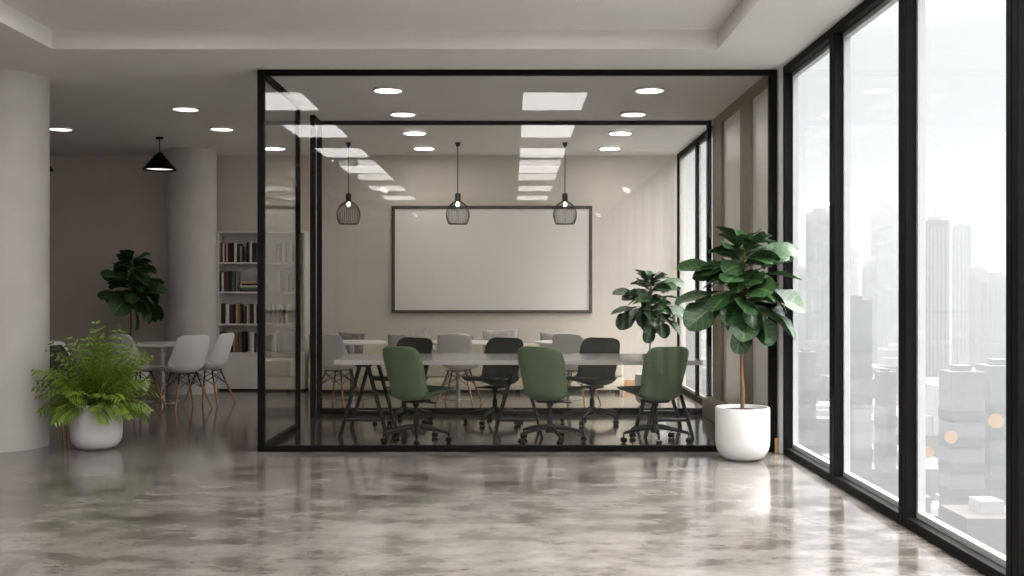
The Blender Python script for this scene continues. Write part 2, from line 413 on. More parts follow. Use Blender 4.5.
# wire-cage pendants over the lounge tables
def cage_pendant(x, y, label):
    t = empty('pendant_lamp', (x, y, H), 0, label, 'pendant lamp', 'wire cage pendants')
    obj('canopy', lathe(BM(), [(0, -.05), (.02, -.05), (.038, -.001), (0, -.001)], 24), M['black'], t)
    zs = up(193.5, y) - H
    obj('cord', tube(BM(), [(0, 0, -.04), (0, 0, zs)], .006), M['black'], t)
    obj('socket', lathe(BM(), [(0, zs), (.033, zs), (.036, zs - .01), (.036, zs - .115), (.0, zs - .115)], 24), M['steel'], t)
    zt, zb = zs - .10, up(224, y) - H
    prof = [(.038, zt), (.085, zt - .03), (.128, zt - .08), (.150, zt - .15), (.150, zt - .2), (.138, zt - .25), (.118, zb)]
    bm = BM(); S = spline(prof, 3)
    for k in range(36):
        a = 2 * math.pi * k / 36
        tube(bm, [(r * math.cos(a), r * math.sin(a), z) for r, z in S], .0024, 4)
    for r, z in (prof[0], prof[-1]):
        tube(bm, [(r * math.cos(2 * math.pi * k / 32), r * math.sin(2 * math.pi * k / 32), z) for k in range(33)], .005, 6)
    obj('cage', bm, M['steel'], t)
    obj('bulb', lathe(BM(), [(0, -.052), (.012, -.048), (.019, -.034), (.018, -.018), (.012, .005), (0, .005)], 20, (0, 0, zs - .115)), M['bulb'], t)
    obj('inner_glass', lathe(BM(), [(.022, zs - .185), (.022, zb + .03), (.018, zb + .03), (.018, zs - .185)], 20), M['wglass'], t)
    return t
YP = 13.96
pc = cage_pendant(at(348.5, YP), YP, 'black wire cage pendant lamp left of the whiteboard')
again(pc, (at(457.8, YP), YP, H), 0, 'black wire cage pendant lamp in front of the left half of the whiteboard')
again(pc, (at(565, YP), YP, H), 0, 'black wire cage pendant lamp in front of the right edge of the whiteboard')

# ------------------------------------------------------------------ whiteboard
y = BY - .045
wb = empty('whiteboard', (at(492, y), y, up(259.5, y)), 0, 'large blank whiteboard in a dark thin frame on the back wall', 'whiteboard')
w, h = 100.3 * y / F, 53.8 * y / F
bm = BM(); s = .045
box(bm, -w, -w + s, 0, .04, -h, h, .004); box(bm, w - s, w, 0, .04, -h, h, .004)
box(bm, -w + s, w - s, 0, .04, -h, -h + s, .004); box(bm, -w + s, w - s, 0, .04, h - s, h, .004)
obj('frame', bm, M['bframe'], wb, smooth=False)
obj('panel', box(BM(), -w + s, w - s, .018, .04, -h + s, h - s), M['board'], wb, smooth=False)

# ------------------------------------------------------------------ plants
def fig_leaf(bm, uvl, L, W, droop, fold, T, rng):
    nu, nv = 6, 12; G = []
    ph = rng.uniform(0, 6)
    for i in range(nv + 1):
        v = .5 - .5 * math.cos(math.pi * i / nv)
        hw = W * .5 * max(.015, (1 - max(0, (v - .62) / .385) ** 2.3) ** .5 if v > .62 else (.30 + .70 * (v / .62) ** 1.1) * min(1, (v / .14 + .02)) ** .6)
        hw *= 1 + .05 * math.sin(14 * v + ph)
        row = []
        for k in range(nu + 1):
            u = -1 + 2 * k / nu
            z = -droop * L * v * v + fold * hw * abs(u) ** 1.3 + .018 * L * math.sin(9 * v + ph + 2 * u) * abs(u)
            p = T @ Vector((u * hw, L * v, z))
            row.append((bm.verts.new(p), (k / nu, v)))
        G.append(row)
    for A, B in zip(G, G[1:]):
        for k in range(nu):
            q = (A[k], A[k + 1], B[k + 1], B[k]); f = bm.faces.new([a[0] for a in q])
            for lp, a in zip(f.loops, q): lp[uvl].uv = a[1]
def frame_from(p, d, roll=0):
    d = Vector(d).normalized(); q = d.to_track_quat('Y', 'Z').to_matrix().to_4x4()
    return Matrix.Translation(p) @ q @ Matrix.Rotation(roll, 4, 'Y')
def pot_mesh(r, h, rb):
    prof = [(0, 0), (rb * .86, 0), (rb, .012)]
    n = 9
    for k in range(1, n + 1):
        a = math.pi / 2 * k / n
        prof.append((rb + (r - rb) * math.sin(a), .012 + h * .34 * (1 - math.cos(a))))
    prof += [(r, h - .006), (r - .004, h), (r - .014, h), (r - .018, h - .006), (r - .02, h * .5), (0, h * .45)]
    return lathe(BM(), prof, 64)
def fig_tree(loc, label):
    rng = random.Random(21)
    t = empty('fiddle_leaf_fig', loc, 0, label, 'potted plant', 'potted fiddle-leaf figs')
    obj('pot', pot_mesh(.222, .435, .13), M['pot'], t)
    obj('soil', lathe(BM(), [(0, .415), (.1, .413), (.2, .405), (.2, .38), (0, .38)], 32), M['soil'], t)
    bm = BM()
    trunk = [(-.005, 0, .40), (.004, 0, .55), (-.008, .005, .75), (.0, 0, .95), (-.006, .0, 1.12), (0, 0, 1.35), (.01, 0, 1.62), (.015, 0, 1.76)]
    tube(bm, spline(trunk, 4), [.017 - .010 * k / 28 for k in range(29)], 10)
    fo = BM(); uvl = fo.loops.layers.uv.new('UVMap')
    # (height, azimuth deg, stalk length, pitch deg, leaf length): azimuth 0 = right, 270 = towards the viewer
    LV = [(1.19, 250, .03, -55, .27), (1.22, 318, .06, -42, .26), (1.30, 200, .16, -16, .30), (1.34, 180, .19, -6, .31), (1.52, 182, .20, 4, .31), (1.56, 172, .20, 14, .31), (1.64, 2, .11, 20, .31), (1.50, 352, .12, 4, .29),
          (1.36, 350, .15, -18, .30), (1.27, 292, .10, -45, .28), (1.30, 335, .14, -40, .31), (1.30, 270, .08, -48, .28), (1.75, 30, .03, 40, .24), (1.76, 200, .03, 48, .22), (1.77, 280, .02, 40, .22), (1.78, 110, .02, 55, .2)]
    for i in range(54):
        q = (i + .5) / 54; z = 1.24 + .52 * q; az = i * 137.5 + rng.uniform(-25, 25)
        st = (.05 + .13 * math.sin(math.pi * min(1, .2 + .75 * q)) ** 1.2) * rng.uniform(.35, 1.1)
        if i % 2 == 0: LV.append((z + .03, az + 70, rng.uniform(.0, .05), rng.uniform(-25, 35), rng.uniform(.20, .26)))
        LV.append((z, az, st, -34 + 66 * q ** 1.2 + rng.uniform(-26, 22), rng.uniform(.21, .29) - .05 * q))
    br = BM()
    for z, az, st, pit, L in LV:
        a = R(az + rng.uniform(-12, 12))
        if math.sin(a) > .3: st *= .3; L *= .8
        p0 = Vector((0, 0, z - .02))
        e = R(pit * .5 + 18); d1 = Vector((math.cos(a) * math.cos(e), math.sin(a) * math.cos(e), math.sin(e)))
        p1 = p0 + d1 * (st + .02)
        tube(br, [p0, p0 + d1 * (st * .5 + .01), p1], [.006, .005, .004], 6)
        e = R(pit + rng.uniform(-8, 8)); d = Vector((math.cos(a) * math.cos(e), math.sin(a) * math.cos(e), math.sin(e)))
        L *= rng.uniform(1.05, 1.28)
        fig_leaf(fo, uvl, L, L * rng.uniform(.68, .80), rng.uniform(.14, .34), rng.uniform(.12, .32), frame_from(p1, d, rng.uniform(-.8, .8)), rng)
    obj('leaf_stalk', br, M['stem'], t)
    obj('trunk', bm, M['bark'], t)
    o = obj('foliage', fo, M['fig'], t, angle=80)
    return t
y = 8.92
fg = fig_tree((at(742.5, y), y, 0), 'tall fiddle-leaf fig in a white pot in front of the glass room beside the window')
again(fg, (at(650.5, 13.2), 13.2, -.0), 0, 'fiddle-leaf fig seen through the glass behind the meeting table', scale=.86)
again(fg, (at(131, 14.1), 14.1, 0), R(70), 'dark fiddle-leaf fig in the dim corner by the back wall', scale=1.0)

def palm(loc, label):
    rng = random.Random(5)
    t = empty('potted_palm', loc, 0, label, 'potted plant')
    obj('pot', pot_mesh(.22, .40, .13), M['pot'], t)
    obj('soil', lathe(BM(), [(0, .385), (.1, .383), (.2, .375), (.2, .35), (0, .35)], 32), M['soil'], t)
    fo = BM(); uvl = fo.loops.layers.uv.new('UVMap'); stm = BM()
    n = 120
    for i in range(n):
        az = i * 2.39996 + rng.uniform(-.2, .2); q = (i + .5) / n
        el = R(88 - 52 * q ** .9 + rng.uniform(-12, 12))
        L = rng.uniform(.58, .76) * (1 - .50 * q)
        if q > .78: el = R(rng.uniform(8, 30))
        base = Vector((math.cos(az) * .09 * q ** .5, math.sin(az) * .09 * q ** .5, .38))
        d = Vector((math.cos(az) * math.cos(el), math.sin(az) * math.cos(el), math.sin(el)))
        pts = []; p = base.copy(); ns = 10
        droop = rng.uniform(.04, .09) + .06 * q
        for k in range(ns + 1):
            pts.append(p.copy()); p = p + d * (L / ns)
            d = (d + Vector((math.cos(az) * .02, math.sin(az) * .02, -droop))).normalized()
        tube(stm, pts, [.0045 * (1 - .75 * k / ns) for k in range(ns + 1)], 5)
        side = Vector((-math.sin(az), math.cos(az), 0)); ro = R(rng.uniform(-55, 55))
        for k in range(3, ns + 1):
            for half in (0,):
                if k == ns and half: continue
                if half: c = pts[k].lerp(pts[k + 1], .5) if k < ns else pts[k]
                else: c = pts[k]
                tdir = (pts[min(k + 1, ns)] - pts[k - 1]).normalized(); v = (k + half) / ns
                ll = (.115 * math.sin(math.pi * min(1, .25 + .68 * v)) + .025) * rng.uniform(.85, 1.1)
                sd = Matrix.Rotation(ro, 3, tdir) @ side; nrm = sd.cross(tdir).normalized()
                for s in (-1, 1):
                    dd = (sd * s * .8 + tdir * .72 - Vector((0, 0, rng.uniform(.05, .3)))).normalized()
                    wd = dd.cross(nrm).normalized() * (.013)
                    a = c; b1 = c + dd * ll * .4 + wd - nrm * .002; b2 = c + dd * ll * .4 - wd - nrm * .002; e_ = c + dd * ll - Vector((0, 0, ll * .22))
                    m_ = c + dd * ll * .42 + nrm * .003
                    vs = [fo.verts.new(x) for x in (a, b1, m_, b2, e_)]
                    for idx, uvs in (((0, 1, 2), ((.5, 0), (0, .4), (.5, .4))), ((0, 2, 3), ((.5, 0), (.5, .4), (1, .4))), ((1, 4, 2), ((0, .4), (.5, 1), (.5, .4))), ((2, 4, 3), ((.5, .4), (.5, 1), (1, .4)))):
                        f = fo.faces.new([vs[j] for j in idx])
                        for lp, w_ in zip(f.loops, uvs): lp[uvl].uv = w_
    obj('stem', stm, M['stem'], t)
    obj('foliage', fo, M['fern'], t, angle=80)
    return t
palm((at(96.5, 9.53), 9.53, 0), 'bushy bright green parlour palm in a white pot beside the big column')

# ------------------------------------------------------------------ chairs
def shell_chair(label):
    t = empty('shell_chair', (0, 0, 0), 0, label, 'chair', 'white shell chairs with wooden legs')
    prof = [(.245, .425, .26, .0), (.235, .444, .38, .01), (.14, .44, .455, .045), (.0, .428, .485, .075), (-.105, .432, .485, .11), (-.175, .475, .48, .14), (-.21, .56, .475, .115),
            (-.235, .66, .455, .075), (-.255, .76, .435, .045), (-.265, .83, .41, .028), (-.268, .862, .35, .02), (-.269, .876, .22, .018)]
    obj('seat_shell', shell(prof, .014, 16), M['shell'], t, angle=60)
    for sx in (-1, 1):
        for sy in (-1, 1):
            top = Vector((sx * .105, sy * .10 + .005, .425)); bot = Vector((sx * .235, sy * .215 + (-.02 if sy < 0 else .0), 0))
            lg = obj('leg', tube(BM(), [top.lerp(bot, .30), top.lerp(bot, .5), bot], [.0125, .0135, .0095], 10), M['wood'], t)
            obj('leg_bracket', tube(BM(), [top, top.lerp(bot, .33)], [.008, .010], 8), M['steel'], lg)
    bm = BM()
    q = lambda sx, sy, f: Vector((sx * .105, sy * .10 + .005, .425)).lerp(Vector((sx * .235, sy * .215 + (-.02 if sy < 0 else 0), 0)), f)
    for a, b in (((1, 1), (1, -1)), ((-1, 1), (-1, -1)), ((1, 1), (-1, 1)), ((1, -1), (-1, -1))):
        tube(bm, [q(*a, .06), q(*b, .42)], .0045, 6); tube(bm, [q(*b, .06), q(*a, .42)], .0045, 6)
    tube(bm, [(-.13, .1, .418), (.13, .1, .418)], .008, 6); tube(bm, [(-.13, -.1, .418), (.13, -.1, .418)], .008, 6)
    obj('brace', bm, M['steel'], t)
    return t
def task_chair(label):
    t = empty('task_chair', (0, 0, 0), 0, label, 'office chair', 'green swivel chairs at the meeting table')
    prof = [(.278, .455, .36, .0), (.264, .480, .49, .0), (.16, .468, .53, .01), (.03, .435, .525, .03), (-.08, .402, .49, .055), (-.15, .415, .46, .075), (-.188, .50, .45, .08),
            (-.218, .66, .475, .06), (-.236, .76, .475, .045), (-.246, .83, .45, .03), (-.25, .868, .385, .02), (-.252, .886, .25, .016)]
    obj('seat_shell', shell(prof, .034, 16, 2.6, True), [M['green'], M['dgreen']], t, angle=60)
    bm = BM(); box(bm, -.10, .10, -.09, .10, .362, .386, .008); tube(bm, [(.05, .02, .37), (.2, .05, .365)], .008, 8)
    obj('seat_plate', bm, M['steel'], t)
    obj('column', lathe(BM(), [(0, .37), (.03, .37), (.03, .33), (.018, .32), (.018, .25), (.027, .245), (.027, .10), (0, .10)], 20), M['steel'], t)
    bm = lathe(BM(), [(0, .165), (.04, .165), (.048, .15), (.044, .085), (0, .075)], 20); obj('hub', bm, M['steel'], t)
    for k in range(5):
        a = R(90 + 72 * k + 8); c, s = math.cos(a), math.sin(a); bm = BM()
        pts = spline([(.03, .135), (.14, .125), (.24, .105), (.315, .088)], 3)
        tube(bm, [(c * r, s * r, z) for r, z in pts], [.024 - .010 * i / (len(pts) - 1) for i in range(len(pts))], 8)
        lg = obj('leg', bm, M['steel'], t)
        bm = BM(); px, py = c * .312, s * .312
        tube(bm, [(px, py, .09), (px, py, .055)], .008, 8)
        for dx in (-1, 1):
            o0 = Vector((px - s * dx * .007, py + c * dx * .007, .0255)); o1 = Vector((px - s * dx * .025, py + c * dx * .025, .0255))
            tube(bm, [o0, o0.lerp(o1, .15), o0.lerp(o1, .85), o1], [.022, .025, .025, .02], 14)
        tube(bm, [(px + s * .012, py - c * .012, .0255), (px - s * .012, py + c * .012, .0255)], .02, 10)
        obj('caster', bm, M['black'], lg)
    return t
tc0 = None
def put_task(px, d, deg, label):
    """deg: heading of the sitter, 0 = away from the viewer, positive = turned to the right"""
    global tc0
    if tc0 is None: tc0 = task_chair(label); tc0.location = (at(px, d), d, 0); tc0.rotation_euler.z = -R(deg)
    else: again(tc0, (at(px, d), d, 0), -R(deg), label)
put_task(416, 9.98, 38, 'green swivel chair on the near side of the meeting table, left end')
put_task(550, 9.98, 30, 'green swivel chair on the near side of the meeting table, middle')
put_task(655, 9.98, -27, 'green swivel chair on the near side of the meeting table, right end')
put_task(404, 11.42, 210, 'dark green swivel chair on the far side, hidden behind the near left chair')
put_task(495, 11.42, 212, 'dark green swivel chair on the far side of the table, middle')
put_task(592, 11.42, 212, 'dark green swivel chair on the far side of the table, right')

sc0 = None
def put_shell(px, d, deg, label, s=1.0):
    global sc0
    if sc0 is None: sc0 = shell_chair(label); sc0.location = (at(px, d), d, 0); sc0.rotation_euler.z = -R(deg); c = sc0
    else: c = again(sc0, (at(px, d), d, 0), -R(deg), label)
    return c
put_shell(184, 12.75, -45, 'white shell chair with back to the viewer at the round side table')
put_shell(209, 13.25, -78, 'white shell chair in profile between the round side table and the bookcase')
put_shell(138, 13.0, 35, 'white shell chair on the left of the round side table, behind the palm')
put_shell(338, 13.2, 25, 'white shell chair in the lounge at the left, below the left cage pendant')
put_shell(459, 13.2, 12, 'white shell chair in the lounge between two dark green chairs')
put_shell(576, 13.2, 30, 'white shell chair in the lounge partly behind the right dark green chair')
dc = put_shell(66, 10.95, 115, 'white shell chair with a charcoal pad between the big column and the palm')
prof = [(.20, .462, .30, .01), (.12, .462, .40, .03), (.0, .45, .42, .05), (-.09, .455, .42, .08), (-.15, .50, .41, .095), (-.185, .58, .41, .08), (-.21, .68, .39, .05), (-.23, .77, .34, .03), (-.24, .83, .26, .02)]
obj('seat_pad', shell(prof, .03, 14), M['dark_pad'], dc, angle=60)

# ------------------------------------------------------------------ meeting table
tx0, tx1, ty0, ty1 = -1.665, 1.776, 10.07, 11.19
mt = empty('meeting_table', ((tx0 + tx1) / 2, (ty0 + ty1) / 2, 0), 0, 'long grey meeting table on black trestles inside the glass room', 'table')
hx, hy = (tx1 - tx0) / 2, (ty1 - ty0) / 2
obj('tabletop', box(BM(), -hx, hx, -hy, hy, .70, .742, .004), M['top'], mt, smooth=False)
for cx in (-1.47, 0.0, 1.43):
    bm = BM()
    for yy in (-.40, -.31, .31, .40):
        for sx in (-1, 1):
            tube(bm, [(cx + sx * .035, yy, .695), (cx + sx * .225, yy + (.02 if yy > 0 else -.02), 0.0)], .0135, 8)
    box(bm, cx - .07, cx + .07, -.43, .43, .672, .70, .004)
    for yy in (-.355, .355): box(bm, cx - .165, cx + .165, yy - .065, yy + .065, .155, .175, .004)
    obj('trestle', bm, M['steel'], mt)

# ------------------------------------------------------------------ round tables
def round_table(x, y, r, label):
    t = empty('pedestal_table', (x, y, 0), 0, label, 'table', 'white round pedestal tables')
    obj('tabletop', lathe(BM(), [(0, .705), (r - .02, .705), (r, .718), (r, .732), (r - .006, .738), (0, .738)], 48), M['ttop'], t)
    obj('pedestal', lathe(BM(), [(0, .705), (.12, .705), (.12, .695), (.03, .688), (.03, .02), (0, .02)], 28), M['chrome'], t)
    obj('base', lathe(BM(), [(0, .022), (.03, .03), (.2, .012), (.21, .006), (.21, 0), (0, 0)], 40), M['chrome'], t)
    return t
rt = round_table(at(162.5, 13.5), 13.5, .44, 'white round pedestal table among the shell chairs under the cone pendant')
again(rt, (at(352, 13.95), 13.95, 0), 0, 'white round table behind the left lounge chair in front of the sofa', scale=1.0)
again(rt, (at(458, 13.95), 13.95, 0), 0, 'white round chrome-legged table in the middle of the lounge', scale=1.0)
again(rt, (at(569, 13.95), 13.95, 0), 0, 'white round table at the right end of the sofa', scale=1.0)

# ------------------------------------------------------------------ sofa and cushions
sx0, sx1 = -2.76, 1.5
sf = empty('sofa', ((sx0 + sx1) / 2, 14.9, 0), 0, 'long low cream sofa along the back wall under the whiteboard', 'sofa')
hw = (sx1 - sx0) / 2
obj('base', box(BM(), -hw, hw, -.32, .34, .05, .225, .012), M['cream'], sf)
for k in range(3):
    a = -hw + k * 2 * hw / 3
    obj('seat_cushion', box(BM(), a + .004, a + 2 * hw / 3 - .004, -.34, .16, .229, .455, .03, 3), M['cream'], sf)
for k in range(3):
    a = -hw + k * 2 * hw / 3
    obj('backrest', box(BM(), a + .004, a + 2 * hw / 3 - .004, .165, .345, .23, .65, .035, 3), M['cream'], sf)
bm = BM()
for x in (-hw + .08, -.7, .7, hw - .08):
    for y in (-.27, .29): box(bm, x - .03, x + .03, y - .03, y + .03, 0, .05)
obj('feet', bm, M['black'], sf, smooth=False)
def pillow(bm, w, h, t, n=14):
    """soft square cushion in the XZ plane with pinched corners and a seam"""
    S = []
    for sgn in (-1, 1):
        G = []
        for i in range(n + 1):
            row = []
            for k in range(n + 1):
                u, v = -1 + 2 * k / n, -1 + 2 * i / n
                b = ((1 - u ** 4) * (1 - v ** 4)) ** .55
                pin = 1 - .07 * (1 - abs(u) ** 2) * abs(v) ** 3; pin2 = 1 - .07 * (1 - abs(v) ** 2) * abs(u) ** 3
                row.append(bm.verts.new((u * w / 2 * pin2, sgn * (t / 2 * b + .0015), v * h / 2 * pin)))
            G.append(row)
        for A, B in zip(G, G[1:]):
            for k in range(n): bm.faces.new((A[k], A[k + 1], B[k + 1], B[k]))
        S.append(G)
    a, b = S
    for k in range(n):
        for g in (0, n):
            bm.faces.new((a[g][k], a[g][k + 1], b[g][k + 1], b[g][k])); bm.faces.new((a[k][g], a[k + 1][g], b[k + 1][g], b[k][g]))
    return bm
def cushion(px, py, d, w, h, t, tilt, yaw, m, label, lean=-16, group='cushions on the cream sofa'):
    o = obj('cushion', pillow(BM(), w, h, t), M[m], angle=70)
    rm = Matrix.Rotation(R(yaw), 3, 'Z') @ Matrix.Rotation(R(lean), 3, 'X') @ Matrix.Rotation(R(tilt), 3, 'Y')
    zmin = min((rm @ v.co).z for v in o.data.vertices)
    o.rotation_euler = rm.to_euler(); o.location = (at(px, d), d, .457 - zmin)
    return tag(o, label, 'cushion', group)
cushion(323, 0, 14.93, .42, .34, .12, 0, 0, 'grey', 'plain grey cushion at the left end of the cream sofa, beside the glass')
cushion(351, 0, 14.84, .36, .36, .13, 4, 8, 'dgrey', 'dark mottled cushion behind the left lounge chair')
cushion(405, 0, 14.94, .50, .34, .12, 0, 0, 'grey', 'plain grey cushion behind the far left green chair')
cushion(419, 0, 14.83, .38, .36, .12, -16, 12, 'lgrey', 'pale grey cushion tilted to one side beside the middle lounge chair')
cushion(456, 0, 14.95, .50, .33, .12, 0, 0, 'grey', 'plain grey cushion behind the middle lounge chair')
cushion(500, 0, 14.86, .50, .41, .14, -2, -4, 'lgrey', 'wide creased grey cushion behind the middle dark green chair')
cushion(554, 0, 14.92, .42, .35, .12, 3, -6, 'grey', 'plain grey cushion left of the right lounge chair')

# ------------------------------------------------------------------ bookcase and books
bx0, bx1, by0, by1 = -4.10, -2.875, 14.97, 15.285
bc = empty('bookcase', ((bx0 + bx1) / 2, by0, 0), 0, 'white open bookcase with a closed base between the rear column and the glass room', 'bookcase')
W2, D2, TT = (bx1 - bx0) / 2, by1 - by0, up(231, by0)
shelf_z = [up(262.2, by0), up(291.6, by0), up(323.7, by0), up(352.6, by0)]
bm = BM(); T_ = .025
box(bm, -W2, -W2 + T_, 0, D2, .03, TT); box(bm, W2 - T_, W2, 0, D2, .03, TT); box(bm, -W2 + T_, W2 - T_, 0, D2, TT - T_, TT)
box(bm, -W2 + T_, W2 - T_, D2 - .012, D2, .03, TT - T_); box(bm, -W2 + T_, W2 - T_, 0.0, D2 - .012, .03, .05)
obj('carcass', bm, M['case'], bc, smooth=False)
for z in shelf_z: obj('shelf', box(BM(), -W2 + T_, W2 - T_, .002, D2 - .012, z - .022, z), M['case'], bc, smooth=False)
for a, b in ((-W2 + T_ + .002, -.002), (.002, W2 - T_ - .002)): obj('door', box(BM(), a, b, .0, .018, .052, shelf_z[3] - .024), M['case'], bc, smooth=False)
obj('plinth', box(BM(), -W2 + .02, W2 - .02, .03, D2 - .01, 0, .03), M['black'], bc, smooth=False)
COL = {'black': (.012, .012, .014), 'charcoal': (.05, .048, .046), 'maroon': (.13, .035, .035), 'brown': (.16, .09, .05), 'tan': (.42, .31, .20), 'cream': (.62, .56, .46), 'white': (.68, .66, .62),
       'green': (.06, .20, .12), 'red': (.35, .05, .05), 'grey': (.28, .27, .26), 'pink': (.55, .26, .26), 'navy': (.03, .04, .08), 'olive': (.25, .22, .10)}
BMAT = {k: mat('book_cover_' + k, v, .55, var=.1, scale=25) for k, v in COL.items()}
def book(w, h, d, col):
    bm = BM()
    box(bm, -w / 2, -w / 2 + .003, 0, d, 0, h); box(bm, w / 2 - .003, w / 2, 0, d, 0, h)
    n = 6; pr = [(-w / 2 + w * k / n, -.006 * math.sin(math.pi * k / n)) for k in range(n + 1)]      # rounded spine
    lo = [bm.verts.new((x, y, 0)) for x, y in pr] + [bm.verts.new((w / 2, .004, 0)), bm.verts.new((-w / 2, .004, 0))]
    hi = [bm.verts.new((x, y, h)) for x, y in pr] + [bm.verts.new((w / 2, .004, h)), bm.verts.new((-w / 2, .004, h))]
    bm.faces.new(lo); bm.faces.new(hi)
    for k in range(len(lo)): bm.faces.new((lo[k], lo[(k + 1) % len(lo)], hi[(k + 1) % len(lo)], hi[k]))
    box(bm, -w / 2 + .003, w / 2 - .003, .004, d - .004, .003, h - .003, mi=1)
    return obj('book', bm, [BMAT[col], M['pages']], None)
ORD = 'first second third fourth fifth sixth seventh eighth ninth tenth eleventh twelfth thirteenth fourteenth fifteenth sixteenth seventeenth eighteenth nineteenth twentieth twenty-first twenty-second twenty-third twenty-fourth'.split()
SH = ['top', 'second', 'third', 'lowest']
# one list per shelf: (px left, width px, top y, colour) for upright books, ('gap'), ('lean', ...)
ROWS = [
 [('olive', 219.5, 1.8, 243), ('black', 221.4, 1.4, 242.5), ('white', 222.9, 1.5, 243), ('black', 224.5, 1.4, 243.5), ('pink', 226, 1.9, 242.8), ('black', 228, 3.0, 243), ('black', 231.1, 2.9, 243), ('cream', 234.3, 2.4, 242.4), ('charcoal', 236.9, 1.4, 244), ('black', 238.5, 1.2, 243.4), ('grey', 240.1, 1.5, 246),
  ('black', 246.5, 2.9, 242.6), ('cream', 249.7, 2.4, 241.9), ('black', 252.3, 2.5, 243), ('charcoal', 255, 2.6, 243), ('grey', 276.5, 2.4, 243.5), ('black', 279.1, 2.6, 243), ('white', 282, 2.4, 242), ('brown', 284.6, 2.2, 243.5), ('tan', 287, 2.0, 243.2), ('white', 290, 2.4, 243), ('charcoal', 292.6, 2.4, 243)],
 [('black', 219.5, 1.8, 271.5), ('white', 221.5, 2.0, 272), ('charcoal', 223.8, 1.5, 271.5), ('maroon', 225.6, 2.2, 271), ('maroon', 228, 1.6, 271.2), ('black', 229.9, 2.1, 271.0), ('green', 232.3, 2.2, 270.8), ('black', 234.8, 1.2, 272), ('grey', 236.2, 1.0, 271.6),
  ('cream', 268.5, 2.0, 271), ('white', 277, 2.4, 271.5), ('grey', 279.8, 2.4, 271), ('brown', 288, 2.4, 273), ('tan', 290.8, 2.6, 272), ('charcoal', 294, 2.4, 272)],
 [('cream', 219.8, 1.3, 303.5), ('black', 221.3, 4.2, 303.5), ('white', 225.8, 3.2, 304), ('maroon', 229.4, 1.6, 304.5), ('charcoal', 231.2, 1.8, 305), ('black', 233.2, 2.2, 304), ('tan', 236, 2.2, 303), ('brown', 238.4, 2.2, 304.5), ('black', 245, 1.6, 306), ('white', 246.8, 1.3, 306), ('pink', 248.4, 1.6, 304.8), ('black', 250.2, 3.4, 304), ('cream', 253.9, 2.2, 303),
  ('charcoal', 256.4, 2.2, 304), ('white', 272, 2.0, 303.5), ('grey', 274.3, 2.2, 304), ('white', 276.8, 1.6, 303.8), ('black', 283.5, 2.2, 304), ('cream', 286, 2.0, 304)],
 [('black', 220, 2.0, 332), ('maroon', 222.3, 1.6, 332), ('charcoal', 224.2, 2.0, 333), ('red', 227, 1.8, 335), ('green', 229.1, 1.6, 335.5), ('black', 231.0, 1.9, 333.5), ('tan', 233.2, 1.9, 332.5), ('brown', 235.4, 3.0, 331.8), ('brown', 238.8, 2.6, 331.8), ('black', 241.8, 3.0, 332), ('cream', 250, 1.6, 331.5), ('white', 251.9, 2.2, 332), ('charcoal', 254.4, 2.6, 333), ('cream', 257.3, 2.0, 332),
  ('white', 274, 2.2, 332), ('grey', 276.6, 2.2, 333)]]
rng = random.Random(3)
kinds = {}
for ri, row in enumerate(ROWS):
    z0 = shelf_z[ri]; n = 0
    for col, px, wpx, ty in row:
        n += 1; w = max(.014, wpx * by0 / F * .98); h = up(ty, by0 + .05) - z0; dpt = rng.uniform(.16, .2)
        key = (round(w, 3), col)
        if key not in kinds: kinds[key] = book(w, .25, .18, col); o = kinds[key]
        else: o = kinds[key].copy(); C.objects.link(o)
        lean = R(24) if (ri == 1 and col == 'cream') else 0
        x = at(px + wpx / 2, by0 + .05)
        o.scale = (1, dpt / .18, h / .25)
        o.location = (x - (0 if not lean else .0), by0 + rng.uniform(.035, .055), z0 + .0005 + (math.sin(lean) * w / 2 if lean else 0))
        o.rotation_euler = (0, -lean, 0)
        thick = 'thick' if w > .036 else ('thin' if w < .024 else 'mid-sized')
        tag(o, '%s %s book%s on the bookcase\'s %s shelf, %s from its left end' % (thick, col, ' leaning' if lean else '', SH[ri], ORD[n - 1]), 'book', 'books on the bookcase')
# lying stack on the second shelf
z = shelf_z[1] + .0005
for w, hh, col, dx, wd in ((.255, .03, 'charcoal', 0, 'at the bottom of'), (.25, .03, 'green', .004, 'second from the bottom of'), (.235, .025, 'cream', -.006, 'third from the bottom of'), (.22, .022, 'black', .01, 'fourth from the bottom of'), (.245, .034, 'tan', -.002, 'on top of')):
    o = book(hh, w, .2, col); o.rotation_euler = (0, R(90), 0)
    o.location = (at(248, by0) - w / 2 + dx, by0 + .045, z + hh / 2); z += hh + .0006
    tag(o, '%s book lying flat %s the small pile on the second shelf' % (col, wd), 'book', 'books on the bookcase')

